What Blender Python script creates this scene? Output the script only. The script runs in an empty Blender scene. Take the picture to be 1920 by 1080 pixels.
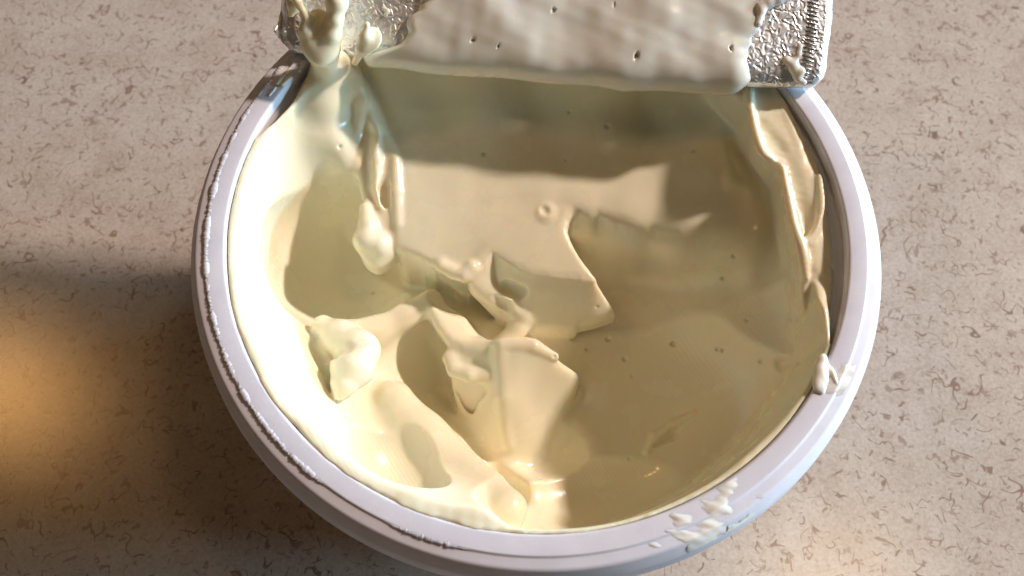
import bpy, math, random
import numpy as np
import openvdb as vdb
from mathutils import Matrix, Vector

random.seed(7)
rng = np.random.default_rng(11)
scene = bpy.context.scene
COL = scene.collection
U = 0.1                      # everything is modelled in millimetres; 1 Blender unit = 10 mm

# ------------------------------------------------------------------ camera
F, TILT, ROLL, DIST, CX, CY = 1700.0, 0.414, -0.030, 127.16, -3.411, -11.306
ct, st = math.cos(TILT), math.sin(TILT)
FWD = np.array([0, st, -ct]); R0 = np.array([1., 0, 0]); U0 = np.array([0, ct, st])
cr, sr = math.cos(ROLL), math.sin(ROLL)
RIGHT = cr*R0 - sr*U0
UP = sr*R0 + cr*U0
EYE = np.array([CX, CY, 0]) - FWD*DIST


def P(px, py, z):
    """point in the place (mm) at height z under a point measured in the photograph"""
    d = FWD*F + RIGHT*(px-960) - UP*(py-540)
    t = (z-EYE[2])/d[2]
    return EYE + d*t


cam = bpy.data.cameras.new('camera')
cam.sensor_width = 36.0
cam.lens = 36.0*F/1920
cam.clip_start = 0.5
cam.clip_end = 2000
cam.dof.use_dof = True
cam.dof.focus_distance = 13.6
cam.dof.aperture_fstop = 0.30
co = bpy.data.objects.new('camera', cam)
COL.objects.link(co)
m = Matrix(((RIGHT[0], UP[0], -FWD[0], EYE[0]*U), (RIGHT[1], UP[1], -FWD[1], EYE[1]*U),
            (RIGHT[2], UP[2], -FWD[2], EYE[2]*U), (0, 0, 0, 1)))
co.matrix_world = m
scene.camera = co

# ------------------------------------------------------------------ light
w = bpy.data.worlds.new('World'); scene.world = w; w.use_nodes = True
bg = w.node_tree.nodes['Background']
bg.inputs[0].default_value = (1.0, 0.93, 0.76, 1); bg.inputs[1].default_value = 0.018
scene.view_settings.view_transform = 'Standard'
scene.view_settings.look = 'None'
scene.view_settings.exposure = 0.2
scene.view_settings.gamma = 1

ZT = -56.0                   # counter height


def area(name, direction, dist, size, E, color, target=(0, 0, -5), shape='DISK', size_y=None):
    d = Vector(direction).normalized()
    l = bpy.data.lights.new(name, 'AREA')
    l.shape = shape
    l.size = size
    if size_y: l.size_y = size_y
    l.energy = E*math.pi*dist*dist
    l.color = color
    o = bpy.data.objects.new(name, l)
    o.location = Vector(target)*U + d*dist
    o.rotation_euler = d.to_track_quat('Z', 'Y').to_euler()
    COL.objects.link(o)
    return o


def mirror_dir(px, py):
    p = P(px, py, ZT); v = p-EYE; v /= np.linalg.norm(v)
    v[2] = -v[2]
    return v, p


area('window_light', (1.0, 0.24, 0.185), 220, 150, 5.2, (0.44, 0.76, 1.0), shape='RECTANGLE', size_y=36)
area('back_lamp', (21, 11.0, 15.4), 260, 16, 3.3, (1.0, 0.81, 0.72))
v, p = mirror_dir(-10, 730)
area('left_lamp', v, 170, 9, 0.15, (1.0, 0.50, 0.16), target=p)
v, p = mirror_dir(1560, 1110)
area('front_lamp', v, 170, 20, 0.14, (1.0, 0.72, 0.45), target=p)


# ------------------------------------------------------------------ helpers
def link(name, me, mat=None, parent=None):
    o = bpy.data.objects.new(name, me)
    COL.objects.link(o)
    if mat: me.materials.append(mat)
    if parent: o.parent = parent
    return o


def empty(name, label, cat, loc=(0, 0, 0)):
    o = bpy.data.objects.new(name, None); COL.objects.link(o)
    o.location = loc; o.empty_display_size = 0.1
    o['label'] = label; o['category'] = cat
    return o


def tag(o, label, cat, group=None):
    o['label'] = label; o['category'] = cat
    if group: o['group'] = group


def mesh_np(name, pts, quads, smooth=True):
    me = bpy.data.meshes.new(name)
    pts = np.asarray(pts, np.float32)
    quads = np.asarray(quads, np.int32)
    k = quads.shape[1]
    me.vertices.add(len(pts)); me.vertices.foreach_set('co', pts.ravel())
    me.loops.add(quads.size); me.loops.foreach_set('vertex_index', quads.ravel())
    me.polygons.add(len(quads))
    me.polygons.foreach_set('loop_start', np.arange(0, quads.size, k, dtype=np.int32))
    me.update(calc_edges=True)
    me.polygons.foreach_set('use_smooth', np.full(len(quads), smooth))
    me.validate()
    return me


def grid_faces(nu, nv, wrap_u=False):
    i, j = np.meshgrid(np.arange(nu if wrap_u else nu-1), np.arange(nv-1), indexing='ij')
    a = i*nv+j; b = ((i+1) % nu)*nv+j
    return np.stack([a, b, b+1, a+1], -1).reshape(-1, 4)


def fbm2(x, y, seed, n=5, s0=1.0, gain=0.55):
    r = np.random.default_rng(seed)
    out = np.zeros_like(x, dtype=float); a = 1.0; s = s0
    for k in range(n):
        for q in range(4):
            an = r.uniform(0, 2*np.pi); ph = r.uniform(0, 2*np.pi)
            fr = s*r.uniform(.75, 1.3)
            out += a*0.5*np.sin((x*np.cos(an)+y*np.sin(an))*fr+ph)
        a *= gain; s *= 1.9
    return out


# ------------------------------------------------------------------ materials
def mat(name):
    mt = bpy.data.materials.new(name); mt.use_nodes = True
    nt = mt.node_tree
    return mt, nt, nt.nodes['Principled BSDF']


def N(nt, typ, **kw):
    n = nt.nodes.new(typ)
    for k, v in kw.items():
        if k.startswith('_'): setattr(n, k[1:], v)
        else: n.inputs[k.replace('__', ' ')].default_value = v
    return n


def ramp(nt, src, stops):
    r = nt.nodes.new('ShaderNodeValToRGB')
    el = r.color_ramp.elements
    while len(el) < len(stops): el.new(0.5)
    for e, (p_, c) in zip(el, stops):
        e.position = p_; e.color = (c[0], c[1], c[2], 1) if not isinstance(c, (int, float)) else (c, c, c, 1)
    nt.links.new(src, r.inputs[0])
    return r


def math_n(nt, op, a, b=None, c=None):
    n = nt.nodes.new('ShaderNodeMath'); n.operation = op
    for i, x in enumerate((a, b, c)):
        if x is None: continue
        if isinstance(x, (int, float)): n.inputs[i].default_value = x
        else: nt.links.new(x, n.inputs[i])
    return n.outputs[0]


def mixc(nt, fac, a, b, blend='MIX'):
    n = nt.nodes.new('ShaderNodeMix'); n.data_type = 'RGBA'; n.blend_type = blend
    for idx, x in ((0, fac), (6, a), (7, b)):
        if isinstance(x, (int, float)): n.inputs[idx].default_value = x
        elif isinstance(x, tuple): n.inputs[idx].default_value = (*x, 1)
        else: nt.links.new(x, n.inputs[idx])
    return n.outputs[2]


def make_cheese(line=0.55):
    mt, nt, b = mat('cream_cheese')
    tc = N(nt, 'ShaderNodeTexCoord')
    b.inputs['Base Color'].default_value = (0.89, 0.836, 0.64, 1)
    b.inputs['Subsurface Weight'].default_value = 0.85
    b.inputs['Subsurface Radius'].default_value = (1.0, 0.62, 0.28)
    b.inputs['Subsurface Scale'].default_value = 0.08
    b.inputs['IOR'].default_value = 1.42
    b.inputs['Specular IOR Level'].default_value = 0.6
    # gloss varies: wetter and duller patches
    n1 = N(nt, 'ShaderNodeTexNoise', Scale=1.3, Detail=4.0)
    nt.links.new(tc.outputs['Object'], n1.inputs['Vector'])
    r = ramp(nt, n1.outputs['Fac'], [(0.3, 0.13), (0.7, 0.34)])
    nt.links.new(r.outputs['Color'], b.inputs['Roughness'])
    # fine drag lines left by the knife, in patches
    mp = N(nt, 'ShaderNodeMapping'); mp.inputs['Rotation'].default_value = (0, 0, math.radians(-35))
    nt.links.new(tc.outputs['Object'], mp.inputs['Vector'])
    wv = N(nt, 'ShaderNodeTexWave', Scale=5.2, Distortion=1.6, Detail=1.5)
    wv.inputs['Detail Scale'].default_value = 0.25
    nt.links.new(mp.outputs[0], wv.inputs['Vector'])
    n2 = N(nt, 'ShaderNodeTexNoise', Scale=0.9, Detail=1.0)
    nt.links.new(tc.outputs['Object'], n2.inputs['Vector'])
    msk = ramp(nt, n2.outputs['Fac'], [(0.36, 0.0), (0.56, 1.0)])
    at_ = nt.nodes.new('ShaderNodeAttribute'); at_.attribute_name = 'drag'
    lines = math_n(nt, 'MULTIPLY', math_n(nt, 'MULTIPLY', wv.outputs['Fac'], msk.outputs['Color']), at_.outputs['Fac'])
    n3 = N(nt, 'ShaderNodeTexNoise', Scale=9.0, Detail=6.0, Roughness=0.6)
    nt.links.new(tc.outputs['Object'], n3.inputs['Vector'])
    h = math_n(nt, 'MULTIPLY_ADD', lines, line, math_n(nt, 'MULTIPLY', n3.outputs['Fac'], 0.5))
    bp = N(nt, 'ShaderNodeBump', Strength=0.10, Distance=0.02)
    nt.links.new(h, bp.inputs['Height'])
    nt.links.new(bp.outputs[0], b.inputs['Normal'])
    return mt


def make_plastic():
    mt, nt, b = mat('white_plastic')
    tc = N(nt, 'ShaderNodeTexCoord')
    n = N(nt, 'ShaderNodeTexNoise', Scale=2.5, Detail=5.0)
    nt.links.new(tc.outputs['Object'], n.inputs['Vector'])
    r = ramp(nt, n.outputs['Fac'], [(0.3, (0.68, 0.665, 0.725)), (0.7, (0.74, 0.73, 0.785))])
    nt.links.new(r.outputs['Color'], b.inputs['Base Color'])
    b.inputs['Roughness'].default_value = 0.5
    b.inputs['Specular IOR Level'].default_value = 0.35
    b.inputs['Subsurface Weight'].default_value = 0.35
    b.inputs['Subsurface Radius'].default_value = (1, 0.75, 0.6)
    b.inputs['Subsurface Scale'].default_value = 0.06
    n2 = N(nt, 'ShaderNodeTexNoise', Scale=28.0, Detail=4.0)
    nt.links.new(tc.outputs['Object'], n2.inputs['Vector'])
    bp = N(nt, 'ShaderNodeBump', Strength=0.12, Distance=0.01)
    nt.links.new(n2.outputs['Fac'], bp.inputs['Height'])
    nt.links.new(bp.outputs[0], b.inputs['Normal'])
    return mt


def make_wall():
    mt = M_PLASTIC.copy(); mt.name = 'thin_white_plastic'
    nt = mt.node_tree; b = nt.nodes['Principled BSDF']; out = nt.nodes['Material Output']
    b.inputs['Subsurface Weight'].default_value = 0.0
    tr = N(nt, 'ShaderNodeBsdfTranslucent'); tr.inputs['Color'].default_value = (0.85, 0.78, 0.66, 1)
    mx = nt.nodes.new('ShaderNodeMixShader'); mx.inputs[0].default_value = 0.40
    nt.links.new(b.outputs[0], mx.inputs[1]); nt.links.new(tr.outputs[0], mx.inputs[2]); nt.links.new(mx.outputs[0], out.inputs[0])
    return mt


def make_foil(scale=24.0, k=16.0, rough=0.48, col=(0.94, 0.95, 0.96)):
    mt, nt, b = mat('embossed_foil')
    tc = N(nt, 'ShaderNodeTexCoord')
    b.inputs['Base Color'].default_value = (*col, 1)
    b.inputs['Metallic'].default_value = 1.0
    b.inputs['Roughness'].default_value = rough
    n = N(nt, 'ShaderNodeTexNoise', Scale=scale*0.32, Detail=1.0, Distortion=0.4)
    nt.links.new(tc.outputs['UV'], n.inputs['Vector'])
    s = math_n(nt, 'SINE', math_n(nt, 'MULTIPLY', n.outputs['Fac'], k*1.15))
    bp = N(nt, 'ShaderNodeBump', Strength=0.62, Distance=0.0065)
    nt.links.new(s, bp.inputs['Height'])
    nt.links.new(bp.outputs[0], b.inputs['Normal'])
    return mt


def make_counter():
    mt, nt, b = mat('speckled_laminate')
    tc = N(nt, 'ShaderNodeTexCoord')
    L = nt.links
    o = tc.outputs['Object']

    def noise(s, d=2.0, rough=0.5, dist=0.0):
        n = N(nt, 'ShaderNodeTexNoise', Scale=s, Detail=d, Roughness=rough, Distortion=dist)
        L.new(o, n.inputs['Vector'])
        return n.outputs['Fac']
    base = ramp(nt, noise(1.1, 5.0, 0.6), [(0.30, (0.52, 0.435, 0.365)), (0.50, (0.58, 0.50, 0.43)), (0.72, (0.63, 0.56, 0.49))]).outputs['Color']
    fine = ramp(nt, noise(16.0, 4.0, 0.7), [(0.35, (0.72, 0.68, 0.64)), (0.62, (1, 1, 1))]).outputs['Color']
    c = mixc(nt, 0.8, base, fine, 'MULTIPLY')
    # thin curled fibres: contour lines of a smooth field, cut into short lengths
    for sc, wd, gs, glo, ghi, colr, off in ((1.05, 0.0085, 2.3, .56, .59, (0.235, 0.14, 0.095), 0), (1.4, 0.010, 3.0, .565, .595, (0.26, 0.165, 0.115), 7.3),
                                          (1.2, 0.008, 2.4, .57, .60, (0.19, 0.12, 0.085), 15.1), (2.1, 0.018, 3.6, .575, .61, (0.30, 0.20, 0.15), 22.7)):
        mp = N(nt, 'ShaderNodeMapping'); mp.inputs['Location'].default_value = (off, off*0.7, off*1.3)
        L.new(o, mp.inputs['Vector'])
        n = N(nt, 'ShaderNodeTexNoise', Scale=sc, Detail=2.0, Roughness=0.45, Distortion=0.35)
        L.new(mp.outputs[0], n.inputs['Vector'])
        d = math_n(nt, 'ABSOLUTE', math_n(nt, 'SUBTRACT', n.outputs['Fac'], 0.5))
        g = N(nt, 'ShaderNodeTexNoise', Scale=gs, Detail=1.0)
        mp2 = N(nt, 'ShaderNodeMapping'); mp2.inputs['Location'].default_value = (off+3, 9-off, 4)
        L.new(o, mp2.inputs['Vector']); L.new(mp2.outputs[0], g.inputs['Vector'])
        gate = ramp(nt, g.outputs['Fac'], [(glo, 0.0), (ghi, 1.0)]).outputs['Color']
        line = math_n(nt, 'SUBTRACT', 1.0, math_n(nt, 'MINIMUM', math_n(nt, 'DIVIDE', d, wd), 1.0))
        line = math_n(nt, 'MINIMUM', math_n(nt, 'MULTIPLY', line, 2.0), 1.0)
        c = mixc(nt, math_n(nt, 'MULTIPLY', math_n(nt, 'MULTIPLY', line, gate), 0.85), c, colr)
    # small flecks
    for sc, t0, t1, colr in ((4.2, .65, .70, (0.26, 0.175, 0.13)), (7.0, .645, .70, (0.28, 0.20, 0.155))):
        f = ramp(nt, noise(sc, 2.0, 0.5, 0.6), [(t0, 0.0), (t1, 1.0)]).outputs['Color']
        c = mixc(nt, math_n(nt, 'MULTIPLY', f, 0.65), c, colr)
    L.new(c, b.inputs['Base Color'])
    b.inputs['Roughness'].default_value = 0.19
    b.inputs['Specular IOR Level'].default_value = 1.0
    bp = N(nt, 'ShaderNodeBump', Strength=0.14, Distance=0.01)
    L.new(noise(38.0, 3.0, 0.6), bp.inputs['Height'])
    L.new(bp.outputs[0], b.inputs['Normal'])
    return mt


M_CHEESE = make_cheese()
M_CHEESE2 = make_cheese(0.0)
M_CHEESE2.node_tree.nodes['Principled BSDF'].inputs['Base Color'].default_value = (0.85, 0.82, 0.73, 1)
M_SMEAR = make_cheese(0.0)
M_SMEAR.node_tree.nodes['Principled BSDF'].inputs['Base Color'].default_value = (0.84, 0.82, 0.76, 1)
M_PLASTIC = make_plastic()
M_WALL = make_wall()
M_FOIL = make_foil()
M_COUNTER = make_counter()

# ------------------------------------------------------------------ counter
n = 2
me = mesh_np('counter', [(-90, -70, ZT*U), (90, -70, ZT*U), (90, 90, ZT*U), (-90, 90, ZT*U)], [(0, 1, 2, 3)], False)
o = link('counter', me, M_COUNTER); o['kind'] = 'structure'
o['label'] = 'beige laminate counter with brown curled flecks under the tub'

# ------------------------------------------------------------------ tub
RI0, RI1, ZB = 44.9, 38.5, -53.0          # inner radius at rim and at floor


def wall_r(z):
    return RI0 + (RI1-RI0)*np.clip(z/ZB, 0, 1)


def lathe(name, prof, seg, wob=None):
    th = np.linspace(0, 2*np.pi, seg, endpoint=False)
    prof = np.array(prof, float)
    pts = np.zeros((seg, len(prof), 3))
    pts[:, :, 0] = np.cos(th)[:, None]*prof[None, :, 0]
    pts[:, :, 1] = np.sin(th)[:, None]*prof[None, :, 0]
    pts[:, :, 2] = prof[None, :, 1]
    if wob is not None: pts[:, :, 2] += wob(th)[:, None]
    f = grid_faces(seg, len(prof), True)
    return mesh_np(name, pts.reshape(-1, 3)*U, f)


def round_prof(pts, r=0.35, n=4):
    out = [pts[0]]
    for a, b, c in zip(pts[:-2], pts[1:-1], pts[2:]):
        a, b, c = map(np.array, (a, b, c))
        d1 = (a-b); l1 = np.linalg.norm(d1); d2 = (c-b); l2 = np.linalg.norm(d2)
        rr = min(r, l1*.45, l2*.45)
        p0 = b+d1/l1*rr; p1 = b+d2/l2*rr
        for t in np.linspace(0, 1, n+1):
            out.append(tuple((1-t)**2*p0+2*t*(1-t)*b+t*t*p1))
    out.append(pts[-1])
    return out


tub = empty('tub', 'round white plastic tub with a flat rim holding scooped cream cheese', 'tub', (0, 0, ZT*U))


def under(o, root):
    o.parent = root
    o.matrix_parent_inverse = Matrix.Translation(-root.location)
    return o


wobf = lambda th: 0.12*np.sin(2*th+1.0)+0.08*np.sin(3*th+.4)
rim_prof = round_prof([(44.7, -2.4), (44.9, 0.0), (47.55, 0.05), (47.8, -0.20), (49.3, -0.42), (50.5, -2.6), (50.9, -5.6), (50.0, -5.6), (49.2, -2.6), (46.0, -2.0)], 0.42, 5)
under(link('rim', lathe('rim', rim_prof, 360, wobf), M_PLASTIC), tub)
wall_prof = [(44.72, -1.6)] + [(float(wall_r(z)), z) for z in np.linspace(-2.6, ZB+2, 24)] + [(37.2, ZB), (0.01, ZB), (0.01, ZT+0.3), (37.0, ZT+0.3), (38.5, ZT+0.05), (39.6, ZT+1.2)] + \
    [(float(wall_r(z))+1.0, z) for z in np.linspace(ZB+2, -2.4, 12)]
under(link('wall', lathe('wall', wall_prof, 256), M_WALL), tub)

# torn seal residue: a rough bead that the foil left on the step of the rim
segs = 1400


def residue(name, a0, a1, r, rr, hz, seed, rough):
    th = np.linspace(a0, a1, segs)
    env = np.minimum(1, np.minimum(np.abs(th-a0), np.abs(a1-th))/0.08)
    rg = np.random.default_rng(seed)
    nz = np.convolve(rg.normal(size=segs+8), np.ones(3)/3, 'same')[4:-4]
    nz2 = np.convolve(rg.normal(size=segs+40), np.ones(25)/25, 'same')[20:-20]*3
    ks = 8
    pts = np.zeros((segs, ks, 3))
    for k in range(ks):
        al = 2*np.pi*k/ks
        nz = np.convolve(rg.normal(size=segs+8), np.ones(3)/3, 'same')[4:-4]
        rad = (rr*(0.85+0.25*nz2)+rough*nz*(1 if np.cos(al) > -0.2 else 0.3))*env+0.02
        rc = r+rad*np.cos(al)
        pts[:, k, 0] = np.cos(th)*rc; pts[:, k, 1] = np.sin(th)*rc
        pts[:, k, 2] = hz+wobf(th)+rad*0.40*np.sin(al)
    i, j = np.meshgrid(np.arange(segs-1), np.arange(ks), indexing='ij')
    a = i*ks+j; b2 = i*ks+(j+1) % ks
    f = np.stack([a, a+ks, b2+ks, b2], -1).reshape(-1, 4)[:, ::-1]
    return mesh_np(name, pts.reshape(-1, 3)*U, f)


R = math.radians
under(link('seal_residue', residue('seal_residue', R(128), R(238), 47.55, 0.48, -0.08, 3, 0.13), M_PLASTIC), tub)
under(link('seal_residue', residue('seal_residue', R(246), R(262), 47.6, 0.30, -0.06, 5, 0.10), M_PLASTIC), tub)


# ------------------------------------------------------------------ solid modelling on a voxel field
class Field:
    def __init__(s, lo, hi, h):
        s.h = h
        s.lo = np.array(lo, float)
        s.n = np.ceil((np.array(hi)-s.lo)/h).astype(int)+1
        s.x, s.y, s.z = [(s.lo[k]+h*np.arange(s.n[k])).astype(np.float32) for k in range(3)]
        s.D = np.full(tuple(s.n), 50.0, np.float32)

    def win(s, lo, hi):
        a = np.clip(np.floor((np.array(lo)-s.lo)/s.h).astype(int), 0, s.n-1)
        b = np.clip(np.ceil((np.array(hi)-s.lo)/s.h).astype(int)+1, 1, s.n)
        sl = tuple(slice(i, j) for i, j in zip(a, b))
        return sl, s.x[sl[0]][:, None, None], s.y[sl[1]][None, :, None], s.z[sl[2]][None, None, :]

    def add(s, sl, d, k=1.0):
        s.D[sl] = smin(s.D[sl], d.astype(np.float32), k)

    def cut(s, sl, d, k=0.4):
        s.D[sl] = -smin(-s.D[sl], d.astype(np.float32), k)

    def mesh(s, name):
        h3 = 3*s.h
        A = np.clip(s.D, -h3, h3)
        A[0], A[-1] = h3, h3
        A[:, 0], A[:, -1] = h3, h3
        A[:, :, 0], A[:, :, -1] = h3, h3
        g = vdb.FloatGrid(h3)
        g.copyFromArray(A)
        pts, quads = g.convertToQuads(0.0)
        pts = pts.astype(np.float64)*s.h+s.lo
        quads = quads.astype(np.int32)[:, ::-1]
        return mesh_np(name, pts*U, quads)


def smin(a, b, k):
    if k <= 0: return np.minimum(a, b)
    h = np.maximum(k-np.abs(a-b), 0)/k
    return np.minimum(a, b)-h*h*k*0.25


def d_ell(X, Y, Z, c, r, ax=None):
    """ellipsoid; ax = 3x3 rows of local axes"""
    x, y, z = X-c[0], Y-c[1], Z-c[2]
    if ax is not None:
        x, y, z = (ax[0][0]*x+ax[0][1]*y+ax[0][2]*z, ax[1][0]*x+ax[1][1]*y+ax[1][2]*z, ax[2][0]*x+ax[2][1]*y+ax[2][2]*z)
    k0 = np.sqrt((x/r[0])**2+(y/r[1])**2+(z/r[2])**2)+1e-6
    k1 = np.sqrt((x/r[0]**2)**2+(y/r[1]**2)**2+(z/r[2]**2)**2)+1e-6
    return k0*(k0-1)/k1


def rot_axes(rz=0, rx=0, ry=0):
    mz = np.array([[math.cos(rz), math.sin(rz), 0], [-math.sin(rz), math.cos(rz), 0], [0, 0, 1]])
    mx = np.array([[1, 0, 0], [0, math.cos(rx), math.sin(rx)], [0, -math.sin(rx), math.cos(rx)]])
    my = np.array([[math.cos(ry), 0, -math.sin(ry)], [0, 1, 0], [math.sin(ry), 0, math.cos(ry)]])
    return my@mx@mz


def ell(f, c, r, k=1.0, rz=0, rx=0, ry=0, cut=False):
    R_ = max(r)+3+k
    sl, X, Y, Z = f.win(np.array(c)-R_, np.array(c)+R_)
    d = d_ell(X, Y, Z, c, r, rot_axes(R(rz), R(rx), R(ry)))
    (f.cut if cut else f.add)(sl, d, k)


def chain(f, pts, k=1.0, ki=0.6, flat=1.0, cut=False):
    """tapered capsules through (point, radius)"""
    ps = np.array([p for p, r in pts]); rs = [r for p, r in pts]
    m_ = max(rs)+3+k
    sl, X, Y, Z = f.win(ps.min(0)-m_, ps.max(0)+m_)
    d = None
    for (a, b, ra, rb) in zip(ps[:-1], ps[1:], rs[:-1], rs[1:]):
        ab = b-a; L2 = float(ab@ab)+1e-9
        t = np.clip(((X-a[0])*ab[0]+(Y-a[1])*ab[1]+(Z-a[2])*ab[2])/L2, 0, 1)
        t2 = t*t*(3-2*t)
        q = np.sqrt((X-a[0]-t*ab[0])**2+(Y-a[1]-t*ab[1])**2+((Z-a[2]-t*ab[2])*flat)**2)-(ra+(rb-ra)*t2)
        d = q if d is None else smin(d, q, ki)
    (f.cut if cut else f.add)(sl, d, k)


def poly_sdf(px, py, poly):
    poly = np.asarray(poly)
    d = np.full(np.broadcast(px, py).shape, 1e9); s = np.ones_like(d)
    m_ = len(poly)
    for i in range(m_):
        a = poly[i]; b = poly[i-1]
        ex, ey = b[0]-a[0], b[1]-a[1]
        wx, wy = px-a[0], py-a[1]
        t = np.clip((wx*ex+wy*ey)/(ex*ex+ey*ey+1e-9), 0, 1)
        d = np.minimum(d, (wx-ex*t)**2+(wy-ey*t)**2)
        c1 = py >= a[1]; c2 = py < b[1]; c3 = ex*wy > ey*wx
        flip = (c1 & c2 & c3) | (~c1 & ~c2 & ~c3)
        s = np.where(flip, -s, s)
    return s*np.sqrt(d)


def catmull(pts, n=6, closed=True):
    pts = np.asarray(pts, float); m_ = len(pts); out = []
    for i in range(m_ if closed else m_-1):
        p0, p1, p2, p3 = [pts[(i+k) % m_] if closed else pts[min(max(i+k, 0), m_-1)] for k in (-1, 0, 1, 2)]
        for t in np.arange(n)/n:
            out.append(0.5*((2*p1)+(-p0+p2)*t+(2*p0-5*p1+4*p2-p3)*t*t+(-p0+3*p1-3*p2+p3)*t**3))
    if not closed: out.append(pts[-1])
    return np.array(out)


class TPS:
    def __init__(s, pix, lam=0.5):
        pts = np.array([P(*q) for q in pix])
        s.c = pts[:, :2]; n_ = len(pts)
        K = s.phi(np.linalg.norm(s.c[:, None]-s.c[None], axis=2))+lam*np.eye(n_)
        Q = np.hstack([np.ones((n_, 1)), s.c])
        A = np.block([[K, Q], [Q.T, np.zeros((3, 3))]])
        s.w = np.linalg.solve(A, np.concatenate([pts[:, 2], np.zeros(3)]))

    @staticmethod
    def phi(r):
        return r*r*np.log(r+1e-6)

    def __call__(s, x, y):
        out = s.w[-3]+s.w[-2]*x+s.w[-1]*y
        for (cx, cy), w_ in zip(s.c, s.w[:-3]):
            out = out+w_*s.phi(np.sqrt((x-cx)**2+(y-cy)**2))
        return out


def plate(f, poly, top, bot, k_edge=1.2, k=1.0, cut=False, jag=0.0):
    """slab: outline poly (xy, mm), top and bottom heights as functions of x, y; edges rounded by k_edge"""
    poly = np.asarray(poly)
    lo = poly[:, :2].min(0)-5; hi = poly[:, :2].max(0)+5
    sl, X, Y, Z = f.win((lo[0], lo[1], -60), (hi[0], hi[1], 30))
    x2, y2 = [a.astype(float) for a in np.broadcast_arrays(X[:, :, 0], Y[:, :, 0])]
    d2 = poly_sdf(x2, y2, poly)
    if jag: d2 = d2+jag*fbm2(x2, y2, 51, 4, 0.7)
    ht = top(x2, y2)+0*d2; hb = bot(x2, y2)+0*d2
    gx = np.gradient(ht, f.h, axis=0); gy = np.gradient(ht, f.h, axis=1)
    g = np.sqrt(1+np.minimum(gx**2+gy**2, 9))
    dt = (Z-ht[:, :, None])/g[:, :, None]
    db = hb[:, :, None]-Z
    d = -smin(-np.broadcast_to(d2[:, :, None], dt.shape), -dt, k_edge)
    d = -smin(-d, -db, k_edge)
    (f.cut if cut else f.add)(sl, d, k)


H = 0.20
f = Field((-46.5, -46.5, -42), (46.5, 46.5, 15), H)

# --- lower surface of the scooped cheese (photo point, height in mm under the rim)
BASE = [
    # left side and bowl
    (622, 118, -0.5), (600, 170, -2.5), (560, 240, -5), (640, 180, -4), (600, 260, -6), (560, 330, -10), (540, 420, -15), (560, 520, -18), (640, 300, -8.8), (690, 300, -11), (650, 350, -12.5), (650, 420, -23), (690, 520, -27), (620, 500, -23),
    (740, 470, -27), (780, 540, -26), (660, 240, -7.5), (600, 600, -19), (660, 618, -18.5), (720, 608, -19), (780, 585, -20),
    # lower left bulge
    (560, 660, -12), (620, 740, -14.5), (660, 800, -17), (700, 730, -20.5), (740, 760, -20.5), (800, 790, -22.5), (850, 830, -23.5), (720, 850, -18), (800, 880, -18), (870, 900, -19.5),
    (920, 930, -18.5), (700, 900, -12), (800, 940, -10.5), (900, 960, -9), (980, 970, -10), (600, 860, -8), (520, 760, -8),
    # pit
    (800, 640, -27), (830, 700, -30), (850, 760, -31), (760, 640, -23),
    # centre
    (870, 640, -24), (900, 700, -25), (880, 770, -29), (960, 680, -23), (1010, 680, -23), (960, 760, -27), (950, 840, -31), (1050, 700, -25), (920, 610, -24), (1000, 600, -26),
    # right bowl
    (1000, 880, -31), (1060, 800, -29), (1100, 720, -27), (1120, 620, -26), (1110, 520, -23), (1200, 560, -23.5), (1300, 560, -19), (1400, 560, -14), (1480, 570, -8), (1490, 660, -7),
    (1420, 690, -12), (1330, 700, -18), (1230, 700, -24), (1180, 800, -27), (1280, 800, -21), (1380, 780, -13), (1440, 800, -7), (1350, 880, -7), (1260, 870, -15), (1180, 920, -15),
    (1090, 900, -26), (1060, 950, -14), (1460, 430, -9), (1430, 320, -7), (1405, 230, -6),
    # under the plateau
    (1300, 470, -15.5), (1380, 450, -11.5), (1200, 460, -17.2), (1120, 420, -17), (1250, 380, -13.5), (1100, 330, -14), (950, 330, -15), (820, 330, -16), (850, 430, -20), (980, 430, -19),
    (800, 200, -13), (1000, 200, -12), (1200, 200, -10.5), (1320, 240, -9), (1000, 120, -5), (1250, 150, -5), (800, 110, -6), (880, 520, -25),
]
hB = TPS(BASE, 3.0)
sl, X, Y, Z = f.win(f.lo, f.lo+f.n*H)
x2, y2 = [a.astype(float) for a in np.broadcast_arrays(X[:, :, 0], Y[:, :, 0])]
hb = hB(x2, y2)+0.15*fbm2(x2, y2, 4, 3, 0.35)
gx = np.gradient(hb, H, axis=0); gy = np.gradient(hb, H, axis=1)
g = np.sqrt(1+np.minimum(gx**2+gy**2, 6)).astype(np.float32)
f.D[:] = (Z-hb.astype(np.float32)[:, :, None])/g[:, :, None]

# --- coat of cheese left on the wall
r2 = np.hypot(x2, y2); th2 = np.degrees(np.arctan2(y2, x2)) % 360


def around(table):
    a = np.array(table, float)
    a = np.vstack([a, [a[0, 0]+360, a[0, 1]]])
    th = th2.copy(); th[th < a[0, 0]] += 360
    return np.interp(th, a[:, 0], a[:, 1])


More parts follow.
